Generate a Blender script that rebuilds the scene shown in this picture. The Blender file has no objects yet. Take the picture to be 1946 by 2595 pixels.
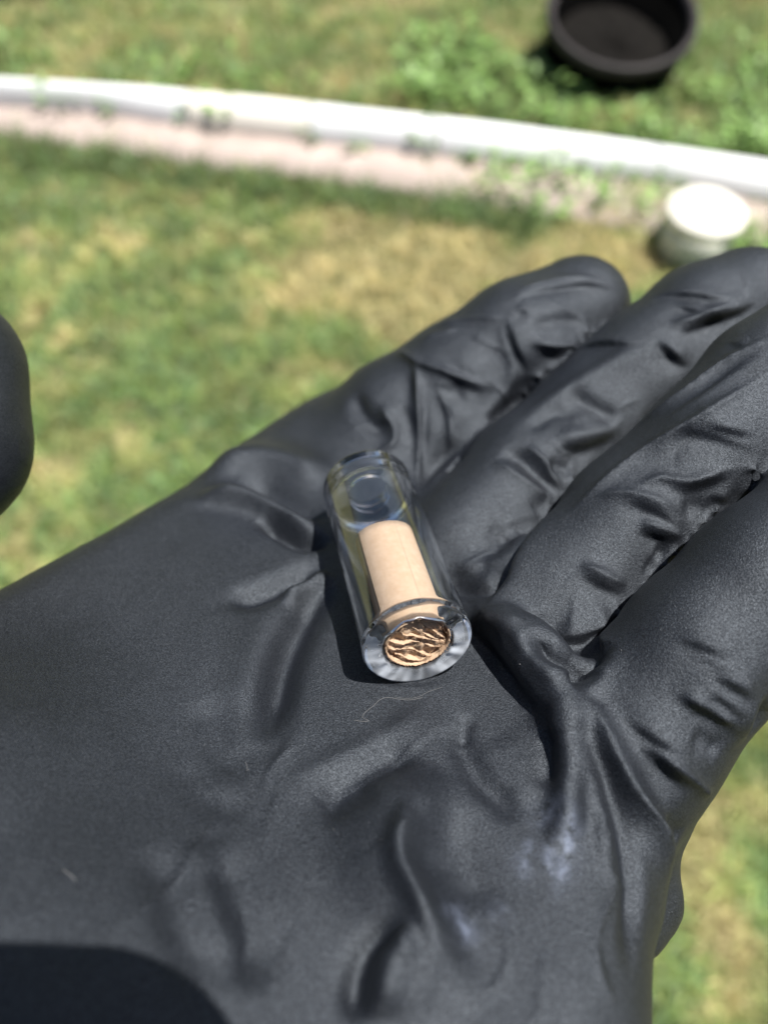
import bpy, bmesh, math, random
import numpy as np
from mathutils import Vector, Matrix
from mathutils.bvhtree import BVHTree

random.seed(7)
rng = np.random.default_rng(11)
scene = bpy.context.scene
R = math.radians

# ------------------------------------------------------------------ camera
U = 8000.0                  # scene units per metre (the glass caustics need a large unit)
scene.unit_settings.scale_length = 1 / U
H = 1.15                    # height of the phone's lens above the lawn, m
PITCH = 58.0                # degrees below the horizon
W0, H0, F0 = 1946.0, 2595.0, 1950.0     # photo size and focal length in its pixels
cam_d = bpy.data.cameras.new('camera')
cam = bpy.data.objects.new('camera', cam_d)
scene.collection.objects.link(cam)
cam.location = (0, 0, H * U)
cam.rotation_euler = (R(90 - PITCH), 0, 0)
cam_d.sensor_fit = 'VERTICAL'
cam_d.sensor_height = 36.0
cam_d.sensor_width = 27.0
cam_d.lens = F0 / H0 * 36.0
cam_d.clip_start = 0.005 * U
cam_d.clip_end = 200 * U
cam_d.dof.use_dof = True
cam_d.dof.focus_distance = 0.102 * U
cam_d.dof.aperture_fstop = cam_d.lens / 2.2 / U
scene.camera = cam

# ------------------------------------------------------------------ sky, sun, exposure
SUN = Vector((0.30, 0.075, 0.95)).normalized()       # direction towards the sun
world = bpy.data.worlds.new('World')
scene.world = world
world.use_nodes = True
wn = world.node_tree
sky = wn.nodes.new('ShaderNodeTexSky')
sky.sky_type = 'NISHITA'
sky.sun_disc = False
sky.sun_elevation = math.asin(SUN.z)
sky.sun_rotation = math.atan2(SUN.x, SUN.y)
sky.dust_density = 2.0
wn.links.new(sky.outputs[0], wn.nodes['Background'].inputs[0])
wn.nodes['Background'].inputs[1].default_value = 0.05
sun_d = bpy.data.lights.new('sun', 'SUN')
sun_d.energy = 5.0
sun_d.angle = R(0.53)
sun_d.color = (1.0, 0.965, 0.91)
sun = bpy.data.objects.new('sun', sun_d)
scene.collection.objects.link(sun)
sun.location = (1 * U, 0, 4 * U)
sun.rotation_euler = SUN.to_track_quat('Z', 'Y').to_euler()
try:
    sun_d.cycles.is_caustics_light = True
except Exception:
    pass
scene.view_settings.view_transform = 'Standard'
scene.view_settings.look = 'None'
scene.view_settings.gamma = 1
scene.view_settings.use_curve_mapping = False
scene.view_settings.exposure = 0.80
cy = scene.cycles
cy.max_bounces = 16
cy.transmission_bounces = 14
cy.glossy_bounces = 6
cy.transparent_max_bounces = 16
cy.caustics_reflective = False
cy.caustics_refractive = True
cy.sample_clamp_indirect = 12.0
cy.blur_glossy = 0.5
cy.use_denoising = True

# ------------------------------------------------------------------ measuring helpers
CX, CY = W0 / 2, H0 / 2
sp, cp = math.sin(R(PITCH)), math.cos(R(PITCH))
AX = np.array([[1, 0, 0], [0, sp, cp], [0, cp, -sp]])    # rows: right, up, forward
CAM = np.array([0, 0, H])


def ray(px, py):
    return np.array([(px - CX) / F0, (CY - py) / F0, 1.0])


def hand_pt(px, py, z):
    """a point z millimetres in front of the lens (hand measurements, mm)"""
    return ray(px, py) * z


def to_world(p):
    """measured millimetres -> metres in the world"""
    return np.asarray(p) / 1000.0 @ AX + CAM


def ground_pt(px, py, h=0.0):
    d = ray(px, py) @ AX
    t = (h - H) / d[2]
    return CAM + d * t


# ------------------------------------------------------------------ object helpers
def link(o, parent=None):
    scene.collection.objects.link(o)
    if parent is not None:
        o.parent = parent
    return o


def tag(o, label=None, cat=None, kind=None, group=None):
    if label: o['label'] = label
    if cat: o['category'] = cat
    if kind: o['kind'] = kind
    if group: o['group'] = group
    return o


def mesh_np(name, V, Fq, mat, parent=None, smooth=True, loc=(0, 0, 0)):
    me = bpy.data.meshes.new(name)
    V = np.asarray(V, dtype=np.float32)
    Fq = np.asarray(Fq, dtype=np.int32)
    n, k = Fq.shape
    me.vertices.add(len(V)); me.vertices.foreach_set('co', V.ravel())
    me.loops.add(n * k); me.loops.foreach_set('vertex_index', Fq.ravel())
    me.polygons.add(n)
    me.polygons.foreach_set('loop_start', np.arange(0, n * k, k, dtype=np.int32))
    me.polygons.foreach_set('loop_total', np.full(n, k, dtype=np.int32))
    me.update(calc_edges=True)
    me.validate()
    if smooth:
        me.polygons.foreach_set('use_smooth', np.ones(len(me.polygons), dtype=bool))
    if mat: me.materials.append(mat)
    o = bpy.data.objects.new(name, me)
    o.location = loc
    return link(o, parent)


def bm_obj(name, bm, mat, parent=None, smooth=False, loc=(0, 0, 0)):
    me = bpy.data.meshes.new(name)
    bmesh.ops.recalc_face_normals(bm, faces=bm.faces)
    bm.to_mesh(me); bm.free()
    if smooth:
        for p in me.polygons: p.use_smooth = True
    if mat: me.materials.append(mat)
    o = bpy.data.objects.new(name, me)
    o.location = loc
    return link(o, parent)


def lathe(profile, n, closed=False):
    """revolve (r, z) pairs around z; returns V, F (quads)"""
    P = np.array(profile, dtype=float)
    a = np.linspace(0, 2 * np.pi, n, endpoint=False)
    V = np.stack([P[:, None, 0] * np.cos(a), P[:, None, 0] * np.sin(a),
                  np.repeat(P[:, None, 1], n, 1)], -1).reshape(-1, 3)
    m = len(P)
    F = []
    for i in range(m if closed else m - 1):
        i2 = (i + 1) % m
        for j in range(n):
            j2 = (j + 1) % n
            F.append((i * n + j, i * n + j2, i2 * n + j2, i2 * n + j))
    return V, F


def new_mat(name):
    m = bpy.data.materials.new(name)
    m.use_nodes = True
    nt = m.node_tree
    return m, nt, nt.nodes['Principled BSDF']


def N(nt, kind, **kw):
    n = nt.nodes.new(kind)
    for k, v in kw.items():
        if k.startswith('i_'):
            key = k[2:]
            n.inputs[int(key) if key.isdigit() else key.replace('_', ' ')].default_value = v
        else:
            setattr(n, k, v)
    return n


def ramp(nt, fac, stops):
    r = nt.nodes.new('ShaderNodeValToRGB')
    el = r.color_ramp.elements
    while len(el) < len(stops): el.new(0.5)
    for e, (p, c) in zip(el, stops):
        e.position = p
        e.color = (*c, 1) if len(c) == 3 else c
    nt.links.new(fac, r.inputs[0])
    return r


def bump(nt, bsdf, height, strength, dist, prev=None):
    b = nt.nodes.new('ShaderNodeBump')
    b.inputs['Strength'].default_value = strength
    b.inputs['Distance'].default_value = dist * U
    nt.links.new(height, b.inputs['Height'])
    if prev: nt.links.new(prev.outputs[0], b.inputs['Normal'])
    nt.links.new(b.outputs[0], bsdf.inputs['Normal'])
    return b


def noise(nt, vec, scale, detail=3, rough=0.5):
    n = N(nt, 'ShaderNodeTexNoise')
    n.inputs['Scale'].default_value = scale / U
    n.inputs['Detail'].default_value = detail
    n.inputs['Roughness'].default_value = rough
    nt.links.new(vec, n.inputs['Vector'])
    return n


# ------------------------------------------------------------------ materials
def mat_glove():
    m, nt, b = new_mat('black_nitrile')
    tc = N(nt, 'ShaderNodeTexCoord')
    o = tc.outputs['Object']
    at = N(nt, 'ShaderNodeAttribute', attribute_name='residue')
    n1 = noise(nt, o, 700, 5, 0.65)
    mul = N(nt, 'ShaderNodeMath', operation='MULTIPLY')
    mr = N(nt, 'ShaderNodeMapRange')
    mr.inputs['From Min'].default_value = 0.36
    mr.inputs['From Max'].default_value = 0.66
    nt.links.new(n1.outputs[0], mr.inputs[0])
    nt.links.new(mr.outputs[0], mul.inputs[0])
    nt.links.new(at.outputs['Fac'], mul.inputs[1])
    n2 = noise(nt, o, 60, 4, 0.6)
    base = ramp(nt, n2.outputs[0], [(0.3, (0.0076, 0.0086, 0.0112)), (0.7, (0.0105, 0.0118, 0.0152))])
    gs = N(nt, 'ShaderNodeMath', operation='MULTIPLY')
    gs.inputs[1].default_value = 0.60
    mix = N(nt, 'ShaderNodeMix', data_type='RGBA')
    nt.links.new(mul.outputs[0], mix.inputs[0])
    gr = noise(nt, o, 5200, 2, 0.7)
    gm = ramp(nt, gr.outputs[0], [(0.36, (0.58,) * 3), (0.50, (0.96,) * 3), (0.66, (1.55,) * 3)])
    gx_ = N(nt, 'ShaderNodeMix', data_type='RGBA', blend_type='MULTIPLY')
    gx_.inputs[0].default_value = 1.0
    nt.links.new(base.outputs[0], gx_.inputs[6]); nt.links.new(gm.outputs[0], gx_.inputs[7])
    nt.links.new(gx_.outputs[2], mix.inputs[6])
    mix.inputs[7].default_value = (0.22, 0.255, 0.35, 1)
    nt.links.new(mix.outputs[2], b.inputs['Base Color'])
    rr = ramp(nt, n2.outputs[0], [(0.3, (0.44,) * 3), (0.7, (0.50,) * 3)])
    nt.links.new(rr.outputs[0], b.inputs['Roughness'])
    nt.links.new(gm.outputs[0], gs.inputs[0])
    nt.links.new(gs.outputs[0], b.inputs['Specular IOR Level'])
    b.inputs['Specular Tint'].default_value = (0.80, 0.89, 1.0, 1)
    g = noise(nt, o, 6500, 2, 0.6)
    b1 = bump(nt, b, g.outputs[0], 1.0, 0.00012)
    g2 = noise(nt, o, 330, 4, 0.6)
    bump(nt, b, g2.outputs[0], 0.15, 0.0004, b1)
    return m


def mat_glass():
    m, nt, b = new_mat('clear_glass')
    b.inputs['Base Color'].default_value = (0.985, 0.99, 0.995, 1)
    b.inputs['Roughness'].default_value = 0.0
    b.inputs['IOR'].default_value = 1.5
    b.inputs['Transmission Weight'].default_value = 1.0
    # bright glints of the near end, painted as streaky white diffuse
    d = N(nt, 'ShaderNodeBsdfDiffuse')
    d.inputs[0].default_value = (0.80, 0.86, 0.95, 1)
    at = N(nt, 'ShaderNodeAttribute', attribute_name='ground')  # mask of the painted glints
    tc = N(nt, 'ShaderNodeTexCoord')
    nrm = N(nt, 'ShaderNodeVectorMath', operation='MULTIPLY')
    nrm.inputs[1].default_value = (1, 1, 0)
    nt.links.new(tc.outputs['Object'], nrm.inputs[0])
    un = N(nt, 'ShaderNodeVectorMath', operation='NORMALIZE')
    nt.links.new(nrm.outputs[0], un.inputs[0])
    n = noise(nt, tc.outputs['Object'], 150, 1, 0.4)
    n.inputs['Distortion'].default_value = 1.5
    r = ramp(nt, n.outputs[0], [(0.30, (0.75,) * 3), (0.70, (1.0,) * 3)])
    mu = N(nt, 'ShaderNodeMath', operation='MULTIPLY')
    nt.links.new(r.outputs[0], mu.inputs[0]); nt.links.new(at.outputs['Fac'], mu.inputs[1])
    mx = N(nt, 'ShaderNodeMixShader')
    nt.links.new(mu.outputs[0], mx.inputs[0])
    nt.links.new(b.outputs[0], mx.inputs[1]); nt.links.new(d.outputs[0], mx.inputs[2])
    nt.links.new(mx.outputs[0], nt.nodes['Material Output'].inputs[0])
    return m


def mat_paper():
    m, nt, b = new_mat('tan_paper')
    tc = N(nt, 'ShaderNodeTexCoord')
    n = noise(nt, tc.outputs['Object'], 900, 5, 0.65)
    c = ramp(nt, n.outputs[0], [(0.3, (0.60, 0.42, 0.275)), (0.7, (0.70, 0.525, 0.37))])
    nt.links.new(c.outputs[0], b.inputs['Base Color'])
    b.inputs['Roughness'].default_value = 0.85
    b.inputs['Specular IOR Level'].default_value = 0.2
    n2 = noise(nt, tc.outputs['Object'], 2500, 4, 0.7)
    bump(nt, b, n2.outputs[0], 0.35, 0.00012)
    tr = N(nt, 'ShaderNodeBsdfTranslucent')
    tr.inputs[0].default_value = (0.72, 0.40, 0.17, 1)
    mx = N(nt, 'ShaderNodeMixShader')
    mx.inputs[0].default_value = 0.28
    nt.links.new(b.outputs[0], mx.inputs[1]); nt.links.new(tr.outputs[0], mx.inputs[2])
    nt.links.new(mx.outputs[0], nt.nodes['Material Output'].inputs[0])
    return m


def mat_plain(name, col, rough, spec=0.5, nscale=None, var=0.2, bstr=0.0, bdist=0.001):
    m, nt, b = new_mat(name)
    b.inputs['Roughness'].default_value = rough
    b.inputs['Specular IOR Level'].default_value = spec
    if nscale:
        tc = N(nt, 'ShaderNodeTexCoord')
        n = noise(nt, tc.outputs['Object'], nscale, 5, 0.6)
        lo = tuple(c * (1 - var) for c in col)
        hi = tuple(min(1, c * (1 + var)) for c in col)
        r = ramp(nt, n.outputs[0], [(0.3, lo), (0.7, hi)])
        nt.links.new(r.outputs[0], b.inputs['Base Color'])
        if bstr:
            n2 = noise(nt, tc.outputs['Object'], nscale * 6, 4, 0.6)
            bump(nt, b, n2.outputs[0], bstr, bdist)
    else:
        b.inputs['Base Color'].default_value = (*col, 1)
    return m


def mat_vcol(name, rough, trans=0.0, spec=0.3):
    """colour stored leaf by leaf (or blade by blade)"""
    m, nt, b = new_mat(name)
    at = N(nt, 'ShaderNodeAttribute', attribute_name='tint')
    nt.links.new(at.outputs['Color'], b.inputs['Base Color'])
    b.inputs['Roughness'].default_value = rough
    b.inputs['Specular IOR Level'].default_value = spec
    if trans:
        tr = N(nt, 'ShaderNodeBsdfTranslucent')
        nt.links.new(at.outputs['Color'], tr.inputs[0])
        mx = N(nt, 'ShaderNodeMixShader')
        mx.inputs[0].default_value = trans
        nt.links.new(b.outputs[0], mx.inputs[1])
        nt.links.new(tr.outputs[0], mx.inputs[2])
        nt.links.new(mx.outputs[0], nt.nodes['Material Output'].inputs[0])
    return m


M_GLOVE = mat_glove()
M_GLASS = mat_glass()
M_PAPER = mat_paper()
M_WHITE = mat_plain('white_paint', (0.80, 0.81, 0.82), 0.55, 0.4, 6, 0.05, 0.2, 0.002)
M_CREAM = mat_plain('cream_paint', (0.80, 0.76, 0.68), 0.6, 0.4, 6, 0.06, 0.2, 0.002)
M_CONCRETE = mat_plain('pinkish_concrete', (0.40, 0.33, 0.295), 0.9, 0.2, 14, 0.18, 0.4, 0.003)
M_POT = mat_plain('black_plastic', (0.0016, 0.0016, 0.0016), 0.9, 0.02, 20, 0.2)
M_POTRIM = mat_plain('worn_black_plastic', (0.03, 0.026, 0.026), 0.6, 0.3, 20, 0.3)
M_SOIL = mat_plain('dark_soil', (0.007, 0.006, 0.005), 0.95, 0.2, 40, 0.5, 0.8, 0.01)
M_PIPE = mat_plain('grey_pipe_plastic', (0.62, 0.62, 0.53), 0.5, 0.4, 12, 0.06)
M_CAP = mat_plain('white_cap_plastic', (0.84, 0.81, 0.71), 0.45, 0.4, 12, 0.04)
M_PHONE = mat_plain('black_phone_glass', (0.01, 0.01, 0.012), 0.25, 0.5)
M_METAL = mat_plain('dark_phone_frame', (0.05, 0.05, 0.055), 0.35, 0.6)
M_LENS = mat_plain('camera_lens_glass', (0.005, 0.005, 0.01), 0.05, 0.6)
M_SKIN = mat_plain('skin', (0.42, 0.26, 0.19), 0.6, 0.4, 60, 0.1)
M_LINT = mat_plain('pale_lint', (0.15, 0.15, 0.15), 0.9, 0.1)
M_GRASS = mat_vcol('grass_blades', 0.5, 0.25, 0.35)
M_LEAF = mat_vcol('weed_leaves', 0.42, 0.25, 0.4)
M_BARK = mat_plain('brown_bark', (0.06, 0.04, 0.028), 0.9, 0.2, 40, 0.4)
#@@GROUND
# ------------------------------------------------------------------ ground
def patch_noise(xy, seed, scale):
    """cheap smooth value noise on the lawn, 0..1"""
    g = np.random.default_rng(seed).random((64, 64))
    p = np.asarray(xy) * scale + 1000.3
    i = np.floor(p).astype(int); f = p - i
    f = f * f * (3 - 2 * f)
    a = g[i[:, 0] % 64, i[:, 1] % 64]; b = g[(i[:, 0] + 1) % 64, i[:, 1] % 64]
    c = g[i[:, 0] % 64, (i[:, 1] + 1) % 64]; d = g[(i[:, 0] + 1) % 64, (i[:, 1] + 1) % 64]
    return (a * (1 - f[:, 0]) + b * f[:, 0]) * (1 - f[:, 1]) + (c * (1 - f[:, 0]) + d * f[:, 0]) * f[:, 1]


def mat_ground():
    m, nt, b = new_mat('thatch_and_soil')
    tc = N(nt, 'ShaderNodeTexCoord')
    o = tc.outputs['Object']
    n = noise(nt, o, 9, 6, 0.65)
    n2 = noise(nt, o, 160, 4, 0.7)
    mixf = N(nt, 'ShaderNodeMath', operation='MULTIPLY_ADD')
    nt.links.new(n2.outputs[0], mixf.inputs[0]); mixf.inputs[1].default_value = 0.7
    nt.links.new(n.outputs[0], mixf.inputs[2])
    c = ramp(nt, mixf.outputs[0], [(0.55, (0.05, 0.065, 0.022)), (0.85, (0.16, 0.17, 0.07)), (1.1, (0.30, 0.26, 0.14))])
    nt.links.new(c.outputs[0], b.inputs['Base Color'])
    b.inputs['Roughness'].default_value = 0.95
    b.inputs['Specular IOR Level'].default_value = 0.1
    bump(nt, b, n2.outputs[0], 0.8, 0.01)
    return m


gx = np.concatenate([np.linspace(-60, -3, 12), np.linspace(-2.6, 2.6, 60), np.linspace(3, 60, 12)])
gy = np.concatenate([np.linspace(-60, -1, 10), np.linspace(-0.6, 4.6, 60), np.linspace(5, 90, 14)])
GX, GY = np.meshgrid(gx, gy, indexing='ij')
GZ = np.zeros_like(GX)
nxg, nyg = GX.shape
idx = np.arange(nxg * nyg).reshape(nxg, nyg)
quads = np.stack([idx[:-1, :-1], idx[1:, :-1], idx[1:, 1:], idx[:-1, 1:]], -1).reshape(-1, 4)
ground = mesh_np('lawn', np.stack([GX, GY, GZ], -1).reshape(-1, 3), quads, mat_ground())
tag(ground, 'lawn ground of thatch and soil under the grass', 'lawn', 'structure')

# kerb and concrete strip, measured along the photo
top_px = [(-420, 168), (0, 187), (362, 211), (663, 238), (946, 272), (1247, 307), (1549, 350), (1946, 410), (2400, 492)]
bot_px = [(-420, 246), (0, 272), (241, 289), (512, 328), (783, 362), (1000, 386), (1187, 410), (1428, 446), (1669, 478), (1946, 530), (2400, 626)]
tan_px = [(-420, 285), (0, 337), (241, 374), (542, 422), (783, 452), (1000, 482), (1187, 512), (1428, 552), (1669, 596), (1946, 650), (2400, 745)]


def interp_px(pts, x):
    a = np.array(pts, float)
    return np.interp(x, a[:, 0], a[:, 1]) + np.interp(x, [0, 1000, 1946], [9, 5, -4])


KH = 0.07
def kerb_section(x):
    T = ground_pt(x, interp_px(top_px, x), KH)
    B = ground_pt(x, interp_px(bot_px, x), 0.0)
    return T, B


edging = bpy.data.objects.new('garden_edging', None)
eo = ground_pt(973, 390); edging.location = (eo[0], eo[1], 0)
link(edging)
tag(edging, 'long white painted edging kerb curving between the lawn and the far grass', 'edging')
cuts = [-420, -60, 480, 790, 1108, 1663, 2020, 2400]
for k in range(len(cuts) - 1):
    xs = np.linspace(cuts[k] + 3, cuts[k + 1] - 3, 10)
    rows = []
    for x in xs:
        T, B = kerb_section(x)
        d = T - B; d[2] = 0
        prof = [(0.0, -0.03), (0.0, 0.022), (0.05, 0.036), (0.16, 0.052), (0.30, 0.063), (0.46, KH), (0.94, KH), (1.0, KH - 0.006), (1.0, -0.03)]
        rows.append([B + d * a + np.array([0, 0, z]) - np.array([eo[0], eo[1], 0]) for a, z in prof])
    A = np.array(rows); m, q = A.shape[:2]
    V = A.reshape(-1, 3); F = []
    for i in range(m - 1):
        for j in range(q):
            j2 = (j + 1) % q
            F.append((i * q + j, i * q + j2, (i + 1) * q + j2, (i + 1) * q + j))
    bm = bmesh.new()
    vs = [bm.verts.new(v) for v in V]
    for f in F: bm.faces.new([vs[i] for i in f])
    bm.faces.new(vs[:q]); bm.faces.new(vs[-q:])
    bm_obj('edging_block', bm, M_CREAM if k == 2 else M_WHITE, edging)

# concrete strip in front of the kerb
xs = np.linspace(-420, 2400, 60)
V, F = [], []
for i, x in enumerate(xs):
    B = ground_pt(x, interp_px(bot_px, x)); Tn = ground_pt(x, interp_px(tan_px, x))
    V += [B + [0, 0.02, 0.012], Tn + [0, 0, 0.012], Tn + [0, 0, -0.02], B + [0, 0.02, -0.02]]
    if i:
        a = (i - 1) * 4; b = i * 4
        F += [(a + j, a + (j + 1) % 4, b + (j + 1) % 4, b + j) for j in range(4)]
strip = mesh_np('concrete_path', V, F, M_CONCRETE, smooth=False)
tag(strip, 'narrow pinkish concrete strip along the white edging', 'path', 'structure')


def band_frac(xy):
    """where lawn points fall across kerb and strip: returns (row in photo - kerb top, bottom, strip bottom)"""
    w = np.c_[xy, np.zeros(len(xy))] - CAM
    c = w @ AX.T
    px = CX + F0 * c[:, 0] / c[:, 2]; py = CY - F0 * c[:, 1] / c[:, 2]
    return px, py


# ------------------------------------------------------------------ grass
def make_blades(xy, h, wdt, col, lean, name, z0=0.0):
    n = len(xy)
    ang = rng.random(n) * 2 * np.pi
    side = np.stack([np.cos(ang), np.sin(ang), np.zeros(n)], -1)
    la = rng.random(n) * 2 * np.pi
    ld = np.stack([np.cos(la), np.sin(la), np.zeros(n)], -1) * (lean * h)[:, None]
    base = np.c_[xy, np.full(n, z0)]
    up = np.array([0, 0, 1.0])
    p1 = base + up * (h * 0.5)[:, None] + ld * 0.3
    p2 = base + up * (h * (1 - 0.35 * lean))[:, None] + ld
    s = side * (wdt / 2)[:, None]
    V = np.stack([base - s, base + s, p1 + s * 0.9, p1 - s * 0.9, p2], 1).reshape(-1, 3)
    b = np.arange(n)[:, None] * 5
    T = np.concatenate([b + [0, 1, 2], b + [0, 2, 3], b + [3, 2, 4]], 1).reshape(-1, 3)
    o = mesh_np(name, V, T, M_GRASS, smooth=False)
    ca = o.data.color_attributes.new('tint', 'FLOAT_COLOR', 'POINT')
    c4 = np.c_[np.repeat(col, 5, 0), np.ones(n * 5)].astype(np.float32)
    ca.data.foreach_set('color', c4.ravel())
    return o


def lawn_points(n):
    """scatter over the part of the lawn in and just round the view, denser close to the lens"""
    px = rng.uniform(-500, 2450, n)
    py = 2750 - (2750 + 330) * rng.random(n) ** 0.9
    d = np.stack([(px - CX) / F0, (CY - py) / F0, np.ones(n)], -1) @ AX
    t = -H / d[:, 2]
    ok = (d[:, 2] < -0.05)
    P = CAM + d * t[:, None]
    P[:, :2] += rng.normal(0, 0.03, (n, 2))
    return P[ok, :2]


#@@GRASS
xy = lawn_points(230000)
px, py = band_frac(xy)
kt, kb, tb = interp_px(top_px, px), interp_px(bot_px, px), interp_px(tan_px, px)
far = py < kt + 28
on_kerb = (py >= kt + 28) & (py < kb)
on_strip = (py >= kb) & (py < tb)
r_ = rng.random(len(xy))
cover = np.interp(px, [600, 1150, 1400, 1800, 2100], [0.0, 0.05, 0.75, 0.75, 0.5]) * (0.3 + 1.4 * (patch_noise(xy, 9, 11) > 0.42))
keep = ~on_kerb & (~on_strip | (r_ < cover))
xy, px, py, far, tb = xy[keep], px[keep], py[keep], far[keep], tb[keep]
n = len(xy)
f1 = patch_noise(xy, 3, 5.0); f2 = patch_noise(xy, 4, 13.0); f3 = patch_noise(xy, 5, 28.0)
dry = 0.34 * f1 + 0.32 * f2 + 0.34 * f3
f4 = patch_noise(xy, 6, 34.0); f5 = patch_noise(xy, 8, 19.0)
# straw coloured bare patches seen beyond the fingers, and the lusher grass by the strip
def blob(cx, cyy, sx, sy): return np.exp(-((px - cx) / sx) ** 2 - ((py - cyy) / sy) ** 2)
dry = dry + 0.34 * blob(980, 660, 190, 130) + 0.30 * blob(1080, 800, 170, 110) + 0.22 * blob(1260, 640, 230, 90) \
    + 0.12 * blob(500, 700, 400, 120) + 0.16 * blob(250, 1120, 160, 120) + 0.14 * blob(60, 900, 120, 140) \
    + 0.16 * blob(1800, 2100, 220, 300) + 0.07 * (far & (px < 1250)) * np.clip((120 - py) / 100, 0, 1) \
    + 0.12 * blob(1850, 60, 130, 90) - 0.16 * blob(120, 450, 260, 110) - 0.10 * blob(420, 1000, 200, 200)
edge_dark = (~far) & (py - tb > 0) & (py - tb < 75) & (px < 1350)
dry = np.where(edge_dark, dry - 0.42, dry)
lush = far & (px > 1000)
dry = np.where(lush, dry - 0.14 * np.clip((px - 900) / 400, 0, 1), dry)
t = np.clip((dry - 0.44) / 0.24 + rng.normal(0, 0.22, n), 0, 1)[:, None]
green = np.array([0.195, 0.295, 0.084]) * rng.uniform(0.65, 1.5, (n, 1)) * np.c_[rng.uniform(0.85, 1.25, n), np.ones(n), rng.uniform(0.8, 1.9, n)]
straw = np.array([0.60, 0.52, 0.27]) * rng.uniform(0.7, 1.25, (n, 1))
olive = np.array([0.40, 0.44, 0.165]) * rng.uniform(0.75, 1.3, (n, 1))
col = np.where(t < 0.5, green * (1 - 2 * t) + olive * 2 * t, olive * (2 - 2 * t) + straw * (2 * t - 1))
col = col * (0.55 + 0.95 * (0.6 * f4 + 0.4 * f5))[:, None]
col = col * np.where(edge_dark, 0.72, 1.0)[:, None]  # shade among the taller blades is also painted into their colour
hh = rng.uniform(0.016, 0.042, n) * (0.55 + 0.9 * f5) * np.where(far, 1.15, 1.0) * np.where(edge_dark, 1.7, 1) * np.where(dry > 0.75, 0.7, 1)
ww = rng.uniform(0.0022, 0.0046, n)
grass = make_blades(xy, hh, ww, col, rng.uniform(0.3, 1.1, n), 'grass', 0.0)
tag(grass, 'short lawn grass with green and straw coloured dry blades', 'grass', 'stuff')


# ------------------------------------------------------------------ broad leaved weeds
def leaf_cluster(centers, rad, hgt, nleaf, lsize, name, gmul=1.0):
    Vs, Ts, Cs = [], [], []
    c0 = 0
    for (x, y), rr, hg in zip(centers, rad, hgt):
        for k in range(nleaf):
            a = rng.random() * 2 * math.pi
            d = rr * math.sqrt(rng.random())
            p = np.array([x + math.cos(a) * d, y + math.sin(a) * d, hg * (0.25 + 0.75 * rng.random())])
            el = rng.uniform(0.1, 0.9)
            dirv = np.array([math.cos(a) * math.cos(el), math.sin(a) * math.cos(el), math.sin(el)])
            sd = np.array([-math.sin(a), math.cos(a), 0.0])
            L = lsize * rng.uniform(0.6, 1.4); w = L * 0.24
            up = np.cross(dirv, sd); up = up / np.linalg.norm(up) * (1 if np.cross(dirv, sd)[2] > 0 else -1)
            Vs += [p, p + dirv * L * 0.45 + sd * w + up * L * 0.08, p + dirv * L * 0.5 - up * 0.0, p + dirv * L * 0.45 - sd * w + up * L * 0.08, p + dirv * L - up * L * 0.1]
            Ts += [(c0, c0 + 1, c0 + 2), (c0, c0 + 2, c0 + 3), (c0 + 1, c0 + 4, c0 + 2), (c0 + 2, c0 + 4, c0 + 3)]
            c = np.array([0.19, 0.31, 0.09]) * rng.uniform(0.5, 1.6) * gmul
            Cs += [c] * 5
            c0 += 5
    o = mesh_np(name, Vs, Ts, M_LEAF, smooth=False)
    ca = o.data.color_attributes.new('tint', 'FLOAT_COLOR', 'POINT')
    ca.data.foreach_set('color', np.c_[np.array(Cs), np.ones(len(Cs))].astype(np.float32).ravel())
    return o


POT_H = 0.15
POT_C = ground_pt(1580, 26, POT_H)
POT_R = 194 / F0 * ((POT_C - CAM) @ AX.T[:, 2])
wc = []
for _ in range(120):
    x = rng.uniform(1000, 2150); y = rng.uniform(110, 0.155 * (x - 946) + 268)
    q_ = ground_pt(x, y)[:2]
    if np.hypot(*(q_ - POT_C[:2])) > POT_R * 1.02: wc.append(q_)
for _ in range(10):
    x = rng.uniform(-50, 1000); wc.append(ground_pt(x, interp_px(top_px, x) - rng.uniform(12, 70))[:2])
w1 = leaf_cluster(wc, rng.uniform(0.02, 0.06, len(wc)), rng.uniform(0.02, 0.06, len(wc)), 14, 0.030, 'lawn_weeds')
tag(w1, 'leafy green weeds growing behind the white edging around the black pot', 'weeds', 'stuff')
wc = []
for x, y in [(150, 285), (210, 275), (300, 287), (410, 270), (480, 300), (560, 305), (600, 312), (575, 320), (790, 320), (800, 350), (900, 372), (1080, 385),
             (1180, 405), (1225, 412), (1270, 425), (1310, 440), (1390, 445), (1400, 470), (1500, 440), (1560, 470), (1690, 480), (1330, 500), (1390, 545), (1250, 480), (1480, 520), (1700, 600), (1690, 640), (1740, 655), (1830, 660), (1900, 640), (1915, 600), (1650, 560)]:
    wc.append(ground_pt(x, y + 6)[:2])
w2 = leaf_cluster(wc, np.full(len(wc), 0.03), rng.uniform(0.03, 0.075, len(wc)), 16, 0.03, 'joint_weeds', 1.1)
tag(w2, 'small green weeds sprouting along the foot of the white edging', 'weeds', 'stuff')

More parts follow.
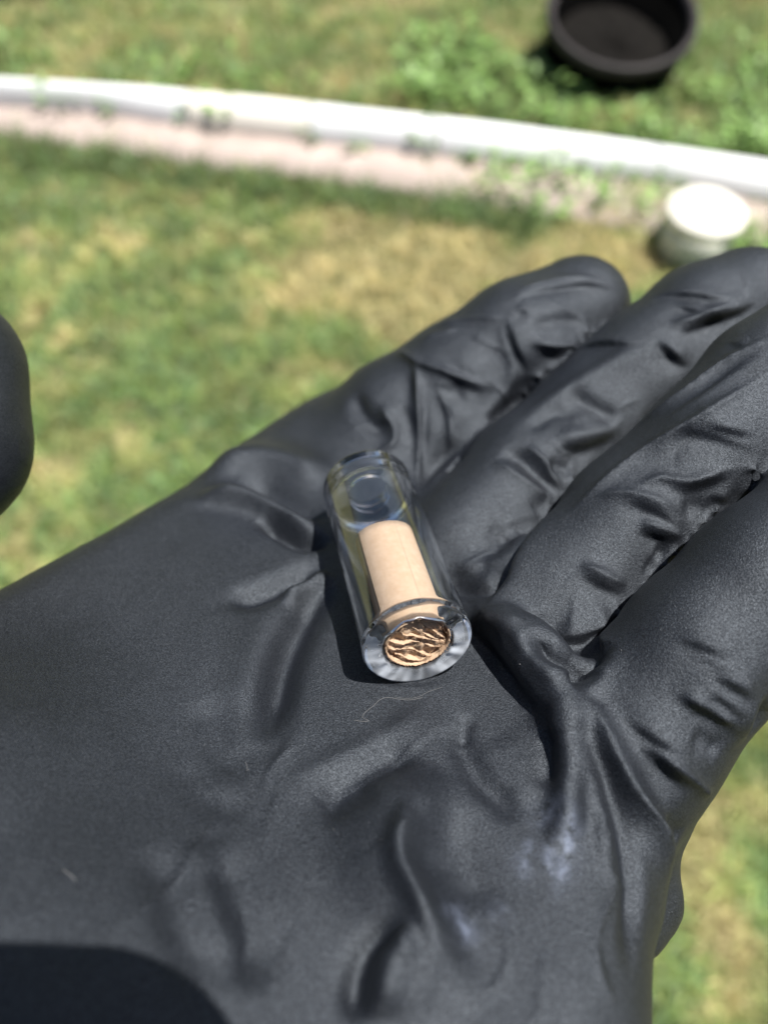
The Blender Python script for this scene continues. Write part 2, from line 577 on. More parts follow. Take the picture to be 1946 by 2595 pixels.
# ------------------------------------------------------------------ black pot
pot = bpy.data.objects.new('flower_pot', None)
pc, pr, ph_ = POT_C, POT_R, POT_H
PT = R(14)                                   # it leans a little towards the kerb
pot.location = (pc[0], pc[1] + math.sin(PT) * ph_, pc[2] - math.cos(PT) * ph_)
pot.rotation_euler = (PT, 0, 0)
link(pot)
tag(pot, 'round black plastic flower pot standing in the grass behind the edging', 'flower pot')
V, F = lathe([(0.0, -0.05), (pr * 0.90, -0.05), (pr * 0.91, 0.02), (pr * 0.945, ph_ - 0.032), (pr * 0.885, ph_ - 0.032), (pr * 0.77, 0.03), (0.0, 0.03)], 64)
mesh_np('pot_wall', V, F, M_POT, pot)
V, F = lathe([(pr * 0.885, ph_ - 0.031), (pr * 0.985, ph_ - 0.031), (pr, ph_ - 0.026), (pr * 1.003, ph_ - 0.012), (pr * 0.99, ph_ - 0.003), (pr * 0.96, ph_), (pr * 0.92, ph_ - 0.003), (pr * 0.885, ph_ - 0.018)], 64, True)
mesh_np('rim', V, F, M_POTRIM, pot)
V, F = lathe([(0.0, 0.055), (pr * 0.3, 0.058), (pr * 0.6, 0.05), (pr * 0.79, 0.046)], 48)
V = np.array(V); V[:, 2] += rng.normal(0, 0.003, len(V))
mesh_np('soil', V, F, M_SOIL, pot)

# ------------------------------------------------------------------ capped pipe stub
pipe = bpy.data.objects.new('pipe_stub', None)
ph = 0.115
qc = ground_pt(1794, 526, ph)
pipe.location = (qc[0], qc[1], 0)
link(pipe)
tag(pipe, 'short upright grey pipe with a round white cap in front of the edging', 'pipe')
qd = np.linalg.norm((qc - CAM) @ AX.T[:, 2])
qr = 97 / F0 * qd
V, F = lathe([(0.0, -0.02), (qr * 0.9, -0.02), (qr * 0.9, ph - 0.012), (0.0, ph - 0.012)], 48)
mesh_np('pipe_wall', V, F, M_PIPE, pipe, smooth=False)
V, F = lathe([(0.0, ph), (qr * 0.80, ph), (qr * 0.84, ph - 0.001), (qr * 0.86, ph - 0.004), (qr * 0.97, ph - 0.005), (qr, ph - 0.008), (qr, ph - 0.024), (qr * 0.905, ph - 0.026), (qr * 0.905, ph - 0.0115), (0.0, ph - 0.0115)], 64)
mesh_np('cap', V, F, M_CAP, pipe, smooth=False)


# ------------------------------------------------------------------ dark shrubs just beyond the top of the frame
def shrub(x, y, rr, hg, label):
    s = bpy.data.objects.new('shrub', None)
    s.location = (x, y, 0)
    link(s)
    tag(s, label, 'shrub', None, 'dark shrubs behind the lawn')
    V, F = lathe([(0.03, -0.02), (0.022, hg * 0.5), (0.008, hg * 0.9)], 8)
    mesh_np('stem', V, F, M_BARK, s)
    Vs, Ts, Cs = [], [], []
    for k in range(2600):
        d = rng.normal(0, 1, 3); d /= np.linalg.norm(d)
        q = rr * (0.45 + 0.6 * rng.random()) * (1 + 0.22 * math.sin(5 * d[0] + 3 * d[1]) * math.cos(4 * d[2]))
        p = np.array([d[0] * q, d[1] * q, hg * 0.5 + d[2] * q * hg / (2 * rr)])
        if p[2] < 0.01: continue
        a = rng.normal(0, 1, 3); a /= np.linalg.norm(a)
        b_ = np.cross(a, d); b_ /= np.linalg.norm(b_) + 1e-6
        L = rng.uniform(0.03, 0.06)
        c0 = len(Vs)
        Vs += [p - a * L * 0.5, p + b_ * L * 0.25, p + a * L * 0.5, p - b_ * L * 0.25]
        Ts += [(c0, c0 + 1, c0 + 2), (c0, c0 + 2, c0 + 3)]
        Cs += [np.array([0.035, 0.06, 0.018]) * rng.uniform(0.6, 1.4)] * 4
    o = mesh_np('crown', Vs, Ts, M_LEAF, s, smooth=False)
    ca = o.data.color_attributes.new('tint', 'FLOAT_COLOR', 'POINT')
    ca.data.foreach_set('color', np.c_[np.array(Cs), np.ones(len(Cs))].astype(np.float32).ravel())
    return s


sx = ground_pt(60, 0); shrub(sx[0] - 0.12, sx[1] + 0.30, 0.34, 0.55, 'dark green shrub at the far left end of the lawn')
sx = ground_pt(330, 0); shrub(sx[0] - 0.05, sx[1] + 0.36, 0.32, 0.5, 'dark green shrub just right of the far left shrub')
sx = ground_pt(1930, 0); shrub(sx[0] + 0.1, sx[1] + 0.36, 0.34, 0.5, 'dark shrub at the far right behind the black pot')
# ------------------------------------------------------------------ gloved hand
# measured in millimetres from the lens (right, up, forward), then laid into the world
D0, KS = 133.4, 1.29                         # palm plane: forward = D0 + KS * up
EN = np.array([0, KS, -1.0]); EN /= np.linalg.norm(EN)    # palm normal
EE = np.array([0, 1.0, KS]); EE /= np.linalg.norm(EE)     # up the palm
PALM_R = 12.0
DC = D0 + PALM_R * math.sqrt(1 + KS * KS)    # the mid-plane of the palm


def plane_pt(px, py, d0=D0):
    r = ray(px, py)
    return r * (d0 / (1 - KS * r[1]))


def inset(px, py, dx, dy):
    l = math.hypot(dx, dy); dx /= l; dy /= l
    c = (px, py)
    for _ in range(4):
        z = plane_pt(*c, DC)[2]
        q = PALM_R * F0 / z
        c = (px + dx * q, py + dy * q)
    return plane_pt(*c, DC)


outline = [inset(-560, 1800, .5, .87), inset(0, 1496, .5, .87), inset(235, 1366, .5, .87), inset(469, 1236, .52, .86), inset(622, 1126, .55, .85),
           inset(800, 1012, .55, .85), plane_pt(1010, 1330, DC), plane_pt(1160, 1500, DC), plane_pt(1340, 1640, DC), plane_pt(1440, 1760, DC),
           inset(1560, 1900, -.9, .3), inset(1672, 2200, -.95, .1), inset(1644, 2330, -1, 0), inset(1638, 2595, -1, -.05),
           plane_pt(1150, 3100, DC), plane_pt(300, 3500, DC), plane_pt(-700, 3300, DC), plane_pt(-900, 2600, DC)]
poly = np.array([[p[0], p @ EE] for p in outline])

GH = 1.5
lo = np.array([-122.0, -112.0, 18.0]); hi = np.array([104.0, 62.0, 188.0])
gxs = [np.arange(lo[i], hi[i], GH) for i in range(3)]
GXX, GYY, GZZ = [a.astype(np.float32) for a in np.meshgrid(*gxs, indexing='ij')]


def sd_cone(a, b, ra, rb):
    """capsule whose radius runs from ra to rb"""
    a = np.asarray(a, np.float32); b = np.asarray(b, np.float32)
    d = b - a; L2 = float(d @ d)
    t = ((GXX - a[0]) * d[0] + (GYY - a[1]) * d[1] + (GZZ - a[2]) * d[2]) / L2
    t = np.clip(t, 0, 1)
    return np.sqrt((GXX - a[0] - t * d[0]) ** 2 + (GYY - a[1] - t * d[1]) ** 2 + (GZZ - a[2] - t * d[2]) ** 2) - (ra + (rb - ra) * t)


def smin(a, b, k):
    h = np.clip(0.5 + 0.5 * (b - a) / k, 0, 1)
    return b * (1 - h) + a * h - k * h * (1 - h)


def sd_palm():
    x = GXX; y = GYY * EE[1] + GZZ * EE[2]
    hgt = GYY * EN[1] + GZZ * EN[2] - float(plane_pt(CX, CY, DC) @ EN)
    d2 = np.full(x.shape, 1e9, np.float32); ins = np.zeros(x.shape, bool)
    for i in range(len(poly)):
        a = poly[i]; b = poly[(i + 1) % len(poly)]
        e = b - a
        t = np.clip(((x - a[0]) * e[0] + (y - a[1]) * e[1]) / float(e @ e), 0, 1)
        d2 = np.minimum(d2, (x - a[0] - t * e[0]) ** 2 + (y - a[1] - t * e[1]) ** 2)
        c = (a[1] > y) != (b[1] > y)
        if abs(e[1]) > 1e-6:
            ins ^= c & (x < e[0] * (y - a[1]) / e[1] + a[0])
    d = np.sqrt(d2); d[ins] = 0
    return np.sqrt(d * d + hgt * hgt) - PALM_R


def chain(pts, k=2.5):
    """pts: (px, py, radius in photo pixels, distance in mm)"""
    P = [(hand_pt(a, b, z), r * z / F0) for a, b, r, z in pts]
    f = None
    for (p, rp), (q, rq) in zip(P[:-1], P[1:]):
        s = sd_cone(p, q, rp, rq)
        f = s if f is None else smin(f, s, k)
    return f


#@@FINGERS
INDEX = [(610, 1352, 166, 164), (866, 1190, 156, 166), (1012, 1082, 172, 162), (1170, 985, 168, 159), (1325, 876, 166, 157), (1462, 783, 132, 159)]
MIDDLE = [(1165, 1398, 152, 132), (1348, 1204, 158, 140), (1494, 1074, 155, 143), (1644, 939, 158, 143), (1782, 829, 156, 143), (1884, 773, 144, 144)]
RING = [(1305, 1592, 160, 118.5), (1432, 1517, 170, 119.5), (1600, 1322, 172, 121), (1812, 1127, 172, 120), (1947, 977, 168, 121), (2100, 840, 150, 122)]
PINKY = [(1500, 2000, 225, 102), (1614, 1872, 205, 102), (1774, 1650, 202, 102), (1940, 1476, 196, 102), (2120, 1310, 180, 104), (2220, 1190, 165, 106)]
THUMB = [(-760, 2150, 330, 96), (-600, 1650, 240, 106), (-330, 1330, 220, 113), (-158, 1130, 216, 117), (-150, 935, 208, 119)]
f_palm = sd_palm()
f_palm = smin(f_palm, smin(sd_cone(plane_pt(-60, 2680) + EN * (10 - 27), plane_pt(-280, 2150) + EN * (11 - 23), 27, 23), sd_cone(plane_pt(-280, 2150) + EN * (11 - 23), plane_pt(-640, 2000) + EN * (9 - 19), 23, 19), 4), 16)
f_palm = smin(f_palm, chain([(1650, 2075, 92, 104), (1610, 2150, 85, 104), (1630, 2280, 90, 101), (1618, 2370, 70, 97)]), 2)
f_palm = smin(f_palm, chain([(960, 1220, 150, 158), (1150, 1130, 120, 154)]), 6)
lip = chain([(1222, 1568, 26, 109.5), (1290, 1600, 30, 105), (1345, 1675, 30, 100.8), (1400, 1750, 28, 97.6), (1432, 1810, 26, 95.8), (1438, 1900, 18, 94.4), (1434, 2070, 14, 89.2)], 3)
lip = smin(lip, chain([(1285, 1572, 24, 106.5), (1368, 1640, 28, 102.4), (1425, 1680, 30, 100.6), (1492, 1695, 26, 100.4)], 3), 5)
lip = smin(lip, chain([(1335, 1622, 28, 103.4), (1415, 1722, 34, 99.2)], 3), 5)
f_palm = smin(f_palm, lip, 2.6)
WR = np.array([-57.0, -60.0, 72.0]); WD = np.array([-.65, -.46, -.59])
f_palm = smin(f_palm, sd_cone(plane_pt(250, 2700, DC + 6), WR, 17, 23), 10)
F = smin(f_palm, sd_cone(WR, WR + WD * 60, 23, 27), 10)
for ch, k in ((INDEX, 6), (MIDDLE, 3.5), (RING, 3), (PINKY, 4), (THUMB, 7)):
    F = np.minimum(F, smin(f_palm, chain(ch), k))
cut = (GXX - (WR + WD * 48)[0]) * WD[0] + (GYY - (WR + WD * 48)[1]) * WD[1] + (GZZ - (WR + WD * 48)[2]) * WD[2]
F = np.maximum(F, cut)


def surface_nets(F, origin, h):
    S = F < 0
    nx, ny, nz = F.shape
    acc = np.zeros((nx - 1, ny - 1, nz - 1, 3), np.float32); cnt = np.zeros((nx - 1, ny - 1, nz - 1), np.float32)
    ax_sl = []
    for ax in range(3):
        n = F.shape[ax]
        a = [slice(None)] * 3; b = [slice(None)] * 3
        a[ax] = slice(0, n - 1); b[ax] = slice(1, n)
        Fa, Fb = F[tuple(a)], F[tuple(b)]
        cr = S[tuple(a)] != S[tuple(b)]
        t = np.where(cr, Fa / np.where(cr, Fa - Fb, 1), 0).astype(np.float32)
        ax_sl.append((cr, S[tuple(a)]))
        o = [i for i in range(3) if i != ax]
        for d0 in (0, 1):
            for d1 in (0, 1):
                sl = [slice(None)] * 3
                sl[o[0]] = slice(d0, F.shape[o[0]] - 1 + d0); sl[o[1]] = slice(d1, F.shape[o[1]] - 1 + d1)
                c = cr[tuple(sl)]; tt = t[tuple(sl)]
                cnt += c
                acc[..., ax] += np.where(c, tt, 0)
                acc[..., o[0]] += c * d0; acc[..., o[1]] += c * d1
    act = cnt > 0
    vid = np.full(act.shape, -1, np.int64)
    ijk = np.argwhere(act)
    vid[act] = np.arange(len(ijk))
    V = (ijk + acc[act] / cnt[act][:, None]) * h + origin
    Q = []
    for ax in range(3):
        cr, sa = ax_sl[ax]
        o = [i for i in range(3) if i != ax]
        e = np.argwhere(cr)
        e = e[(e[:, o[0]] > 0) & (e[:, o[1]] > 0) & (e[:, o[0]] < F.shape[o[0]] - 1) & (e[:, o[1]] < F.shape[o[1]] - 1)]
        q = []
        for d0, d1 in ((-1, -1), (0, -1), (0, 0), (-1, 0)):
            c = e.copy(); c[:, o[0]] += d0; c[:, o[1]] += d1
            q.append(vid[c[:, 0], c[:, 1], c[:, 2]])
        q = np.stack(q, -1)
        fl = sa[e[:, 0], e[:, 1], e[:, 2]] ^ (ax == 1)
        q[fl] = q[fl][:, ::-1]
        Q.append(q)
    return V, np.concatenate(Q)


HV, HQ = surface_nets(F, lo, GH)
del F, f_palm, GXX, GYY, GZZ
# relax the grid marks
for it in range(5):
    s = np.zeros_like(HV); c = np.zeros(len(HV))
    for i in range(4):
        a, b = HQ[:, i], HQ[:, (i + 1) % 4]
        for k in range(3):
            s[:, k] += np.bincount(a, HV[b, k], len(HV)) + np.bincount(b, HV[a, k], len(HV))
        c += np.bincount(a, minlength=len(HV)) + np.bincount(b, minlength=len(HV))
    HV = HV + (0.55 if it % 2 == 0 else -0.45 if it < 4 else 0.5) * (s / np.maximum(c, 1)[:, None] - HV)
HO = to_world([0, -10, 125])
WV = to_world(HV) - HO
# outward winding
a, b, c_ = WV[HQ[:, 0]], WV[HQ[:, 1]], WV[HQ[:, 2]]
if np.einsum('ij,ij->', a, np.cross(b, c_)) < 0:
    HQ = HQ[:, ::-1]
tmp = mesh_np('glove_base', WV, HQ, None)
sub = tmp.modifiers.new('sub', 'SUBSURF'); sub.levels = 2; sub.render_levels = 2
dg = bpy.context.evaluated_depsgraph_get()
me = bpy.data.meshes.new_from_object(tmp.evaluated_get(dg))
bpy.data.objects.remove(tmp)
nv = len(me.vertices)
GV = np.empty(nv * 3, np.float32); me.vertices.foreach_get('co', GV); GV = GV.reshape(-1, 3).astype(np.float64)
GN = np.empty(nv * 3, np.float32); me.vertices.foreach_get('normal', GN); GN = GN.reshape(-1, 3).astype(np.float64)
bvh = BVHTree.FromPolygons([tuple(v + HO) for v in WV], [tuple(int(i) for i in q) for q in HQ])


def on_hand(px, py):
    d = ray(px, py) @ AX
    hit = bvh.ray_cast(Vector(CAM), Vector(d))
    if hit[0] is None: return None
    return np.array(hit[0]) - HO, np.array(hit[1]), (np.array(hit[0]) - CAM) @ AX[2]


def resample(pts, step=9.0):
    P = np.array(pts, float)
    seg = np.hypot(*np.diff(P, axis=0).T); s = np.r_[0, np.cumsum(seg)]
    # smooth the corners with a Catmull-Rom pass
    u = np.linspace(0, s[-1], max(6, int(s[-1] / step)))
    out = []
    for v in u:
        i = min(np.searchsorted(s, v, 'right') - 1, len(P) - 2)
        t = (v - s[i]) / max(seg[i], 1e-6)
        p0 = P[max(i - 1, 0)]; p1 = P[i]; p2 = P[i + 1]; p3 = P[min(i + 2, len(P) - 1)]
        out.append(0.5 * (2 * p1 + (p2 - p0) * t + (2 * p0 - 5 * p1 + 4 * p2 - p3) * t * t + (3 * p1 - p0 - 3 * p2 + p3) * t ** 3))
    return np.array(out)


def stroke_field(pts, wl, wr, taper=0.28, soft=False, step=False):
    """profile 0..1 of a fold laid along pts over the glove; wl / wr: half widths (photo px) to the left / right of travel"""
    hp, hn, hz = [], [], []
    for x, y in resample(pts):
        r = on_hand(x, y)
        if r is not None:
            hp.append(r[0]); hn.append(r[1]); hz.append(r[2])
    if len(hp) < 3: return None
    hp = np.array(hp); hn = np.array(hn); hz = np.array(hz) / F0
    # keep to one finger: drop what lies beyond a jump in depth
    stp = np.linalg.norm(np.diff(hp, axis=0), axis=1)
    br = np.r_[0, np.where(stp > 3.2 * np.median(stp) + 0.0006)[0] + 1, len(hp)]
    k_ = np.diff(br).argmax(); hp, hn, hz = (a_[br[k_]:br[k_ + 1]] for a_ in (hp, hn, hz))
    if len(hp) < 3: return None
    T = np.gradient(hp, axis=0)
    s = np.r_[0, np.cumsum(np.linalg.norm(np.diff(hp, axis=0), axis=1))]
    T /= np.linalg.norm(T, axis=1)[:, None] + 1e-9
    side = np.cross(T, hn); side /= np.linalg.norm(side, axis=1)[:, None] + 1e-9
    step_sign = -1.0 if (side @ np.array(SUN)).mean() > 0 else 1.0
    step_sign = -step_sign
    wmax = max(wl, wr) * hz.max() * (2.8 if step else 1.0)
    sel = np.where(np.all((GV > hp.min(0) - 2.6 * wmax) & (GV < hp.max(0) + 2.6 * wmax), axis=1))[0]
    if not len(sel): return None
    val = np.zeros(len(sel))
    for i0 in range(0, len(sel), 20000):
        ss = sel[i0:i0 + 20000]
        d2 = ((GV[ss][:, None, :] - hp[None]) ** 2).sum(-1)
        j = d2.argmin(1)
        jn = np.clip(j, 0, len(hp) - 2)
        # refine to the segment either side
        best = np.full(len(ss), 1e9); bp = np.zeros((len(ss), 3)); bs = np.zeros(len(ss)); bj = j.copy()
        for q in (np.clip(j - 1, 0, len(hp) - 2), jn):
            a = hp[q]; e = hp[q + 1] - a
            t = np.clip(((GV[ss] - a) * e).sum(1) / ((e * e).sum(1) + 1e-12), 0, 1)
            p = a + e * t[:, None]
            d = ((GV[ss] - p) ** 2).sum(1)
            m = d < best
            best[m] = d[m]; bp[m] = p[m]; bs[m] = (s[q] + t * (s[q + 1] - s[q]))[m]; bj[m] = q[m]
        dist = np.sqrt(best)
        sg = ((GV[ss] - bp) * side[bj]).sum(1)
        mix = 1 / (1 + np.exp(-sg / (0.25 * min(wl, wr) * hz[bj] + 1e-9)))
        w = (wl * (1 - mix) + wr * mix) * hz[bj]
        if step:                                  # a lapped crease: the film stands higher on the sunward side
            sd_ = sg * step_sign
            f = 0.7 * np.tanh(sd_ / (0.6 * w)) * np.exp(-(dist / (3.4 * w)) ** 1.6)
        else:
            f = np.exp(-(dist / w) ** 2) if soft else np.exp(-1.2 * (np.sqrt((1.2 * dist / w) ** 2 + 0.06) - 0.245))
        te = np.clip(np.minimum(bs, s[-1] - bs) / ((0.48 if step else taper) * s[-1] + 1e-9), 0, 1)
        f *= te * te * (3 - 2 * te) * (1.0 if step else 0.92) + (0.0 if step else 0.08)
        f *= np.clip(((GN[ss] * hn[bj]).sum(1) + 0.1) * 2.5, 0, 1)
        val[i0:i0 + 20000] = f
    return sel, val


# folds of the loose glove: (height mm, half width left, half width right, points along the fold in the photo)
#@@STROKES
STROKES = [
 # thumb side of the palm
 (1.3, 70, 45, [(440, 1290), (480, 1222), (560, 1184), (650, 1166), (760, 1190), (850, 1240)]),
 (1.6, 38, 30, [(480, 1268), (560, 1263), (640, 1275), (700, 1298), (760, 1328), (825, 1356)]),
 (-1.6, 25, 25, [(650, 1312), (715, 1342), (770, 1370), (840, 1372)]),
 (-1.3, 45, 45, [(600, 1215), (680, 1245), (760, 1295), (830, 1325)]),
 (-1.0, 34, 34, [(560, 1530), (660, 1505), (759, 1462), (828, 1428)]),
 (1.0, 26, 30, [(700, 1512), (775, 1482), (835, 1446)]),
 (-1.6, 45, 45, [(825, 1452), (780, 1535), (728, 1640), (700, 1740), (668, 1890)]),
 (0.25, 55, 55, [(760, 1500), (690, 1600), (640, 1720), (610, 1830)]),
 (-0.32, 50, 50, [(510, 1760), (545, 1841), (566, 1913), (645, 1975)]),
 (-0.16, 44, 44, [(470, 1915), (505, 2010), (560, 2040), (650, 2062)]),
 (-0.4, 60, 60, [(390, 2130), (434, 2262), (492, 2406), (540, 2530)]),
 (-0.6, 65, 65, [(545, 2140), (622, 2370), (668, 2530)]),
 (0.35, 55, 55, [(500, 2120), (560, 2300), (610, 2480)]),
 # the long fold across the heel of the palm
 (2.6, 80, 150, [(1110, 1930), (1045, 2060), (1012, 2155), (1012, 2230), (1042, 2300), (1078, 2375), (1100, 2450), (1140, 2520), (1190, 2610)]),
 (1.3, 34, 30, [(1050, 2060), (1013, 2155), (1013, 2230), (1045, 2302), (1080, 2378), (1110, 2445)]),
 (0.4, 70, 40, [(1105, 1770), (1003, 1860), (860, 1937), (775, 1975), (745, 2020)]),
 (-1.4, 45, 60, [(1060, 1890), (930, 1965), (840, 2010), (790, 2040)]),
 (-0.7, 40, 40, [(800, 2060), (880, 2045), (960, 2010)]),
 (1.5, 70, 35, [(1060, 2395), (985, 2440), (965, 2500), (962, 2610)]),
 (-1.2, 40, 40, [(1035, 2375), (950, 2420), (910, 2500), (912, 2610)]),
 # palm pad under the ring finger
 (0.6, 40, 25, [(1190, 1556), (1250, 1562), (1300, 1590), (1335, 1635), (1382, 1692), (1425, 1742), (1440, 1790)]),
 (2.4, 40, 35, [(1405, 1715), (1431, 1790), (1437, 1850), (1440, 1930), (1436, 2010), (1428, 2090), (1395, 2180)]),
 (-1.0, 30, 30, [(1385, 1840), (1395, 1930), (1390, 2010)]),
 (1.8, 60, 30, [(1300, 1553), (1353, 1570), (1407, 1592), (1443, 1603), (1500, 1592), (1555, 1566), (1612, 1514)]),
 (-3.0, 34, 34, [(1330, 1598), (1389, 1640), (1443, 1656), (1500, 1660), (1535, 1632)]),
 (-3.0, 22, 22, [(1440, 1728), (1470, 1712), (1505, 1678)]),
 (2.4, 30, 45, [(1450, 1750), (1495, 1800), (1535, 1855), (1570, 1930), (1600, 1995), (1655, 2090), (1695, 2200)]),
 (-1.2, 32, 32, [(1495, 1850), (1530, 1940), (1555, 2020), (1580, 2110), (1598, 2220), (1600, 2330), (1580, 2480)]),
 (0.8, 26, 26, [(1470, 1850), (1487, 1930), (1505, 2010), (1530, 2110), (1545, 2230)]),
 (-1.2, 36, 36, [(1145, 1830), (1185, 1920), (1225, 1985), (1265, 2022), (1308, 2095)]),
 (-0.6, 22, 22, [(1195, 1812), (1175, 1850), (1180, 1890)]),
 (0.5, 60, 60, [(1240, 1860), (1300, 1950), (1340, 2060)]),
 (-0.8, 60, 60, [(1100, 2060), (1180, 2180), (1220, 2330)]),
 # little finger
 (-1.0, 15, 15, [(1570, 1815), (1635, 1862), (1708, 1908), (1752, 1938)]),
 (-1.5, 18, 18, [(1600, 1886), (1664, 1922), (1708, 1965), (1758, 2003)]),
 (1.0, 18, 18, [(1640, 1888), (1720, 1945), (1772, 1988), (1800, 2020)]),
 (-1.3, 19, 19, [(1685, 1750), (1744, 1777), (1816, 1817), (1872, 1862)]),
 (-1.0, 15, 15, [(1775, 1742), (1834, 1781), (1874, 1816)]),
 (-1.2, 17, 17, [(1795, 1706), (1852, 1737), (1910, 1776)]),
 (-0.6, 15, 15, [(1695, 1622), (1762, 1636), (1855, 1670)]),
 (-0.8, 28, 28, [(1750, 1866), (1790, 1885), (1825, 1905)]),
 (-2.2, 20, 20, [(1950, 1750), (1908, 1805), (1890, 1875)]),
 (-1.0, 30, 30, [(1665, 2080), (1690, 2105), (1715, 2130)]),
 (0.7, 20, 20, [(1720, 1765), (1790, 1795), (1850, 1835)]),
 # ring finger
 (-1.3, 15, 15, [(1600, 1336), (1663, 1358), (1713, 1379), (1745, 1398)]),
 (0.8, 14, 14, [(1615, 1318), (1690, 1342), (1750, 1376)]),
 (-1.2, 17, 17, [(1550, 1278), (1604, 1277), (1663, 1300), (1713, 1336), (1752, 1368)]),
 (0.7, 16, 16, [(1500, 1262), (1580, 1250), (1660, 1268), (1720, 1300)]),
 (-1.0, 19, 19, [(1665, 1228), (1713, 1241), (1762, 1234), (1828, 1212), (1872, 1204)]),
 (0.9, 16, 16, [(1610, 1238), (1672, 1212), (1740, 1220), (1820, 1195), (1860, 1186)]),
 (-0.8, 24, 24, [(1720, 1290), (1769, 1287), (1815, 1310)]),
 (-1.0, 15, 15, [(1795, 1255), (1841, 1279)]),
 (1.0, 18, 18, [(1430, 1312), (1530, 1222), (1620, 1152), (1700, 1105), (1760, 1070), (1850, 1010), (1950, 940)]),
 (-1.0, 18, 18, [(1600, 1188), (1680, 1157), (1735, 1100), (1800, 1105), (1860, 1125), (1946, 1152)]),
 (-0.8, 12, 12, [(1755, 1072), (1811, 1086), (1877, 1099), (1930, 1104)]),
 (-1.0, 15, 15, [(1450, 1445), (1515, 1478), (1558, 1498), (1598, 1508)]),
 (0.6, 14, 14, [(1465, 1425), (1530, 1458), (1590, 1484)]),
 (-1.0, 22, 22, [(1660, 1398), (1690, 1412), (1712, 1425)]),
 (-0.8, 24, 24, [(1630, 1432), (1678, 1450)]),
 (-0.8, 15, 15, [(1950, 878), (1861, 935), (1795, 985), (1729, 1030), (1645, 1090)]),
 (0.8, 14, 14, [(1950, 852), (1850, 905), (1780, 955), (1700, 1015), (1590, 1095)]),
 (-0.4, 8, 8, [(1840, 865), (1880, 876), (1910, 868)]),
 # middle finger
 (-0.9, 9, 9, [(1640, 758), (1696, 748), (1762, 751), (1811, 761), (1870, 780)]),
 (-0.8, 8, 8, [(1700, 772), (1746, 788), (1798, 803)]),
 (-2.0, 13, 13, [(1683, 846), (1729, 840), (1795, 814), (1874, 788), (1925, 758)]),
 (0.9, 14, 14, [(1690, 825), (1740, 815), (1800, 792), (1860, 770)]),
 (-1.5, 11, 11, [(1655, 858), (1696, 893), (1742, 935)]),
 (-1.0, 9, 9, [(1470, 880), (1532, 870), (1597, 873), (1652, 857)]),
 (1.2, 28, 28, [(1657, 862), (1581, 905), (1499, 952), (1420, 1000), (1320, 1065)]),
 (-1.5, 24, 24, [(1430, 988), (1500, 1030), (1572, 1074)]),
 (-0.9, 24, 24, [(1330, 1100), (1400, 1050), (1490, 1045)]),
 (1.0, 24, 18, [(1390, 1116), (1466, 1103), (1532, 1090), (1575, 1072)]),
 (-1.3, 17, 17, [(1425, 1134), (1500, 1126), (1562, 1098)]),
 (-0.4, 9, 9, [(1875, 675), (1885, 720), (1885, 770)]),
 (-1.8, 23, 23, [(1265, 1142), (1316, 1161), (1362, 1201), (1425, 1258)]),
 (0.7, 20, 20, [(1250, 1165), (1310, 1205), (1380, 1250), (1420, 1275)]),
 (-1.1, 21, 21, [(1385, 1176), (1437, 1189), (1470, 1206)]),
 (0.9, 13, 13, [(1330, 1125), (1380, 1170), (1402, 1210), (1432, 1250)]),
 (-1.4, 17, 17, [(1395, 1126), (1452, 1137), (1505, 1134)]),
 (-0.5, 25, 25, [(1345, 1296), (1386, 1274), (1410, 1290)]),
 (-0.35, 26, 26, [(1232, 1342), (1271, 1360), (1298, 1378)]),
 (1.5, 50, 24, [(1120, 1440), (1196, 1440), (1256, 1427), (1301, 1391), (1350, 1334)]),
 (-3.0, 32, 32, [(1095, 1452), (1150, 1477), (1195, 1487), (1245, 1470), (1295, 1420)]),
 # where the fingers part
 (-2.6, 18, 18, [(1060, 1256), (1151, 1157), (1241, 1092), (1300, 1050)]),
 (-2.6, 18, 18, [(1222, 1552), (1300, 1424), (1401, 1297), (1470, 1215)]),
 (-2.6, 18, 18, [(1456, 1750), (1505, 1674), (1541, 1598), (1630, 1503)]),
 # index finger
 (1.2, 14, 13, [(1005, 888), (1062, 922), (1116, 938), (1161, 956), (1206, 971), (1250, 985)]),
 (-1.0, 14, 14, [(1120, 950), (1176, 976), (1240, 1000)]),
 (-0.7, 18, 18, [(1130, 915), (1190, 945), (1240, 962)]),
 (1.3, 13, 13, [(1050, 912), (1060, 977), (1060, 1022), (1062, 1082), (1060, 1170), (1062, 1235)]),
 (-1.2, 19, 19, [(1082, 985), (1085, 1060), (1076, 1150), (1072, 1215)]),
 (-0.9, 16, 16, [(1046, 925), (1048, 980), (1044, 1040)]),
 (0.8, 12, 12, [(1108, 980), (1131, 1037), (1143, 1100), (1138, 1150)]),
 (-1.2, 13, 13, [(1120, 990), (1142, 1050), (1152, 1105)]),
 (-0.8, 17, 17, [(1158, 965), (1172, 1000), (1180, 1035)]),
 (-1.8, 14, 14, [(1278, 800), (1294, 850), (1309, 892), (1326, 925), (1330, 965)]),
 (0.9, 22, 16, [(1270, 810), (1280, 870), (1300, 925), (1287, 975), (1255, 1020), (1212, 1078)]),
 (-0.8, 22, 22, [(1335, 945), (1322, 1000), (1285, 1040), (1235, 1082)]),
 (-1.0, 9, 9, [(1270, 753), (1308, 761), (1326, 748), (1372, 735), (1450, 722), (1500, 722), (1550, 732), (1582, 746)]),
 (0.5, 12, 12, [(1300, 738), (1372, 718), (1450, 705), (1530, 712)]),
 (-1.1, 22, 22, [(1340, 834), (1390, 820), (1440, 812), (1482, 825)]),
 (1.0, 12, 12, [(1342, 868), (1400, 877), (1465, 880)]),
 (-1.1, 16, 16, [(1338, 874), (1400, 897), (1455, 900)]),
 (0.5, 10, 10, [(1100, 825), (1191, 808), (1285, 805)]),
 (0.5, 10, 10, [(1066, 858), (1110, 846), (1165, 830)]),
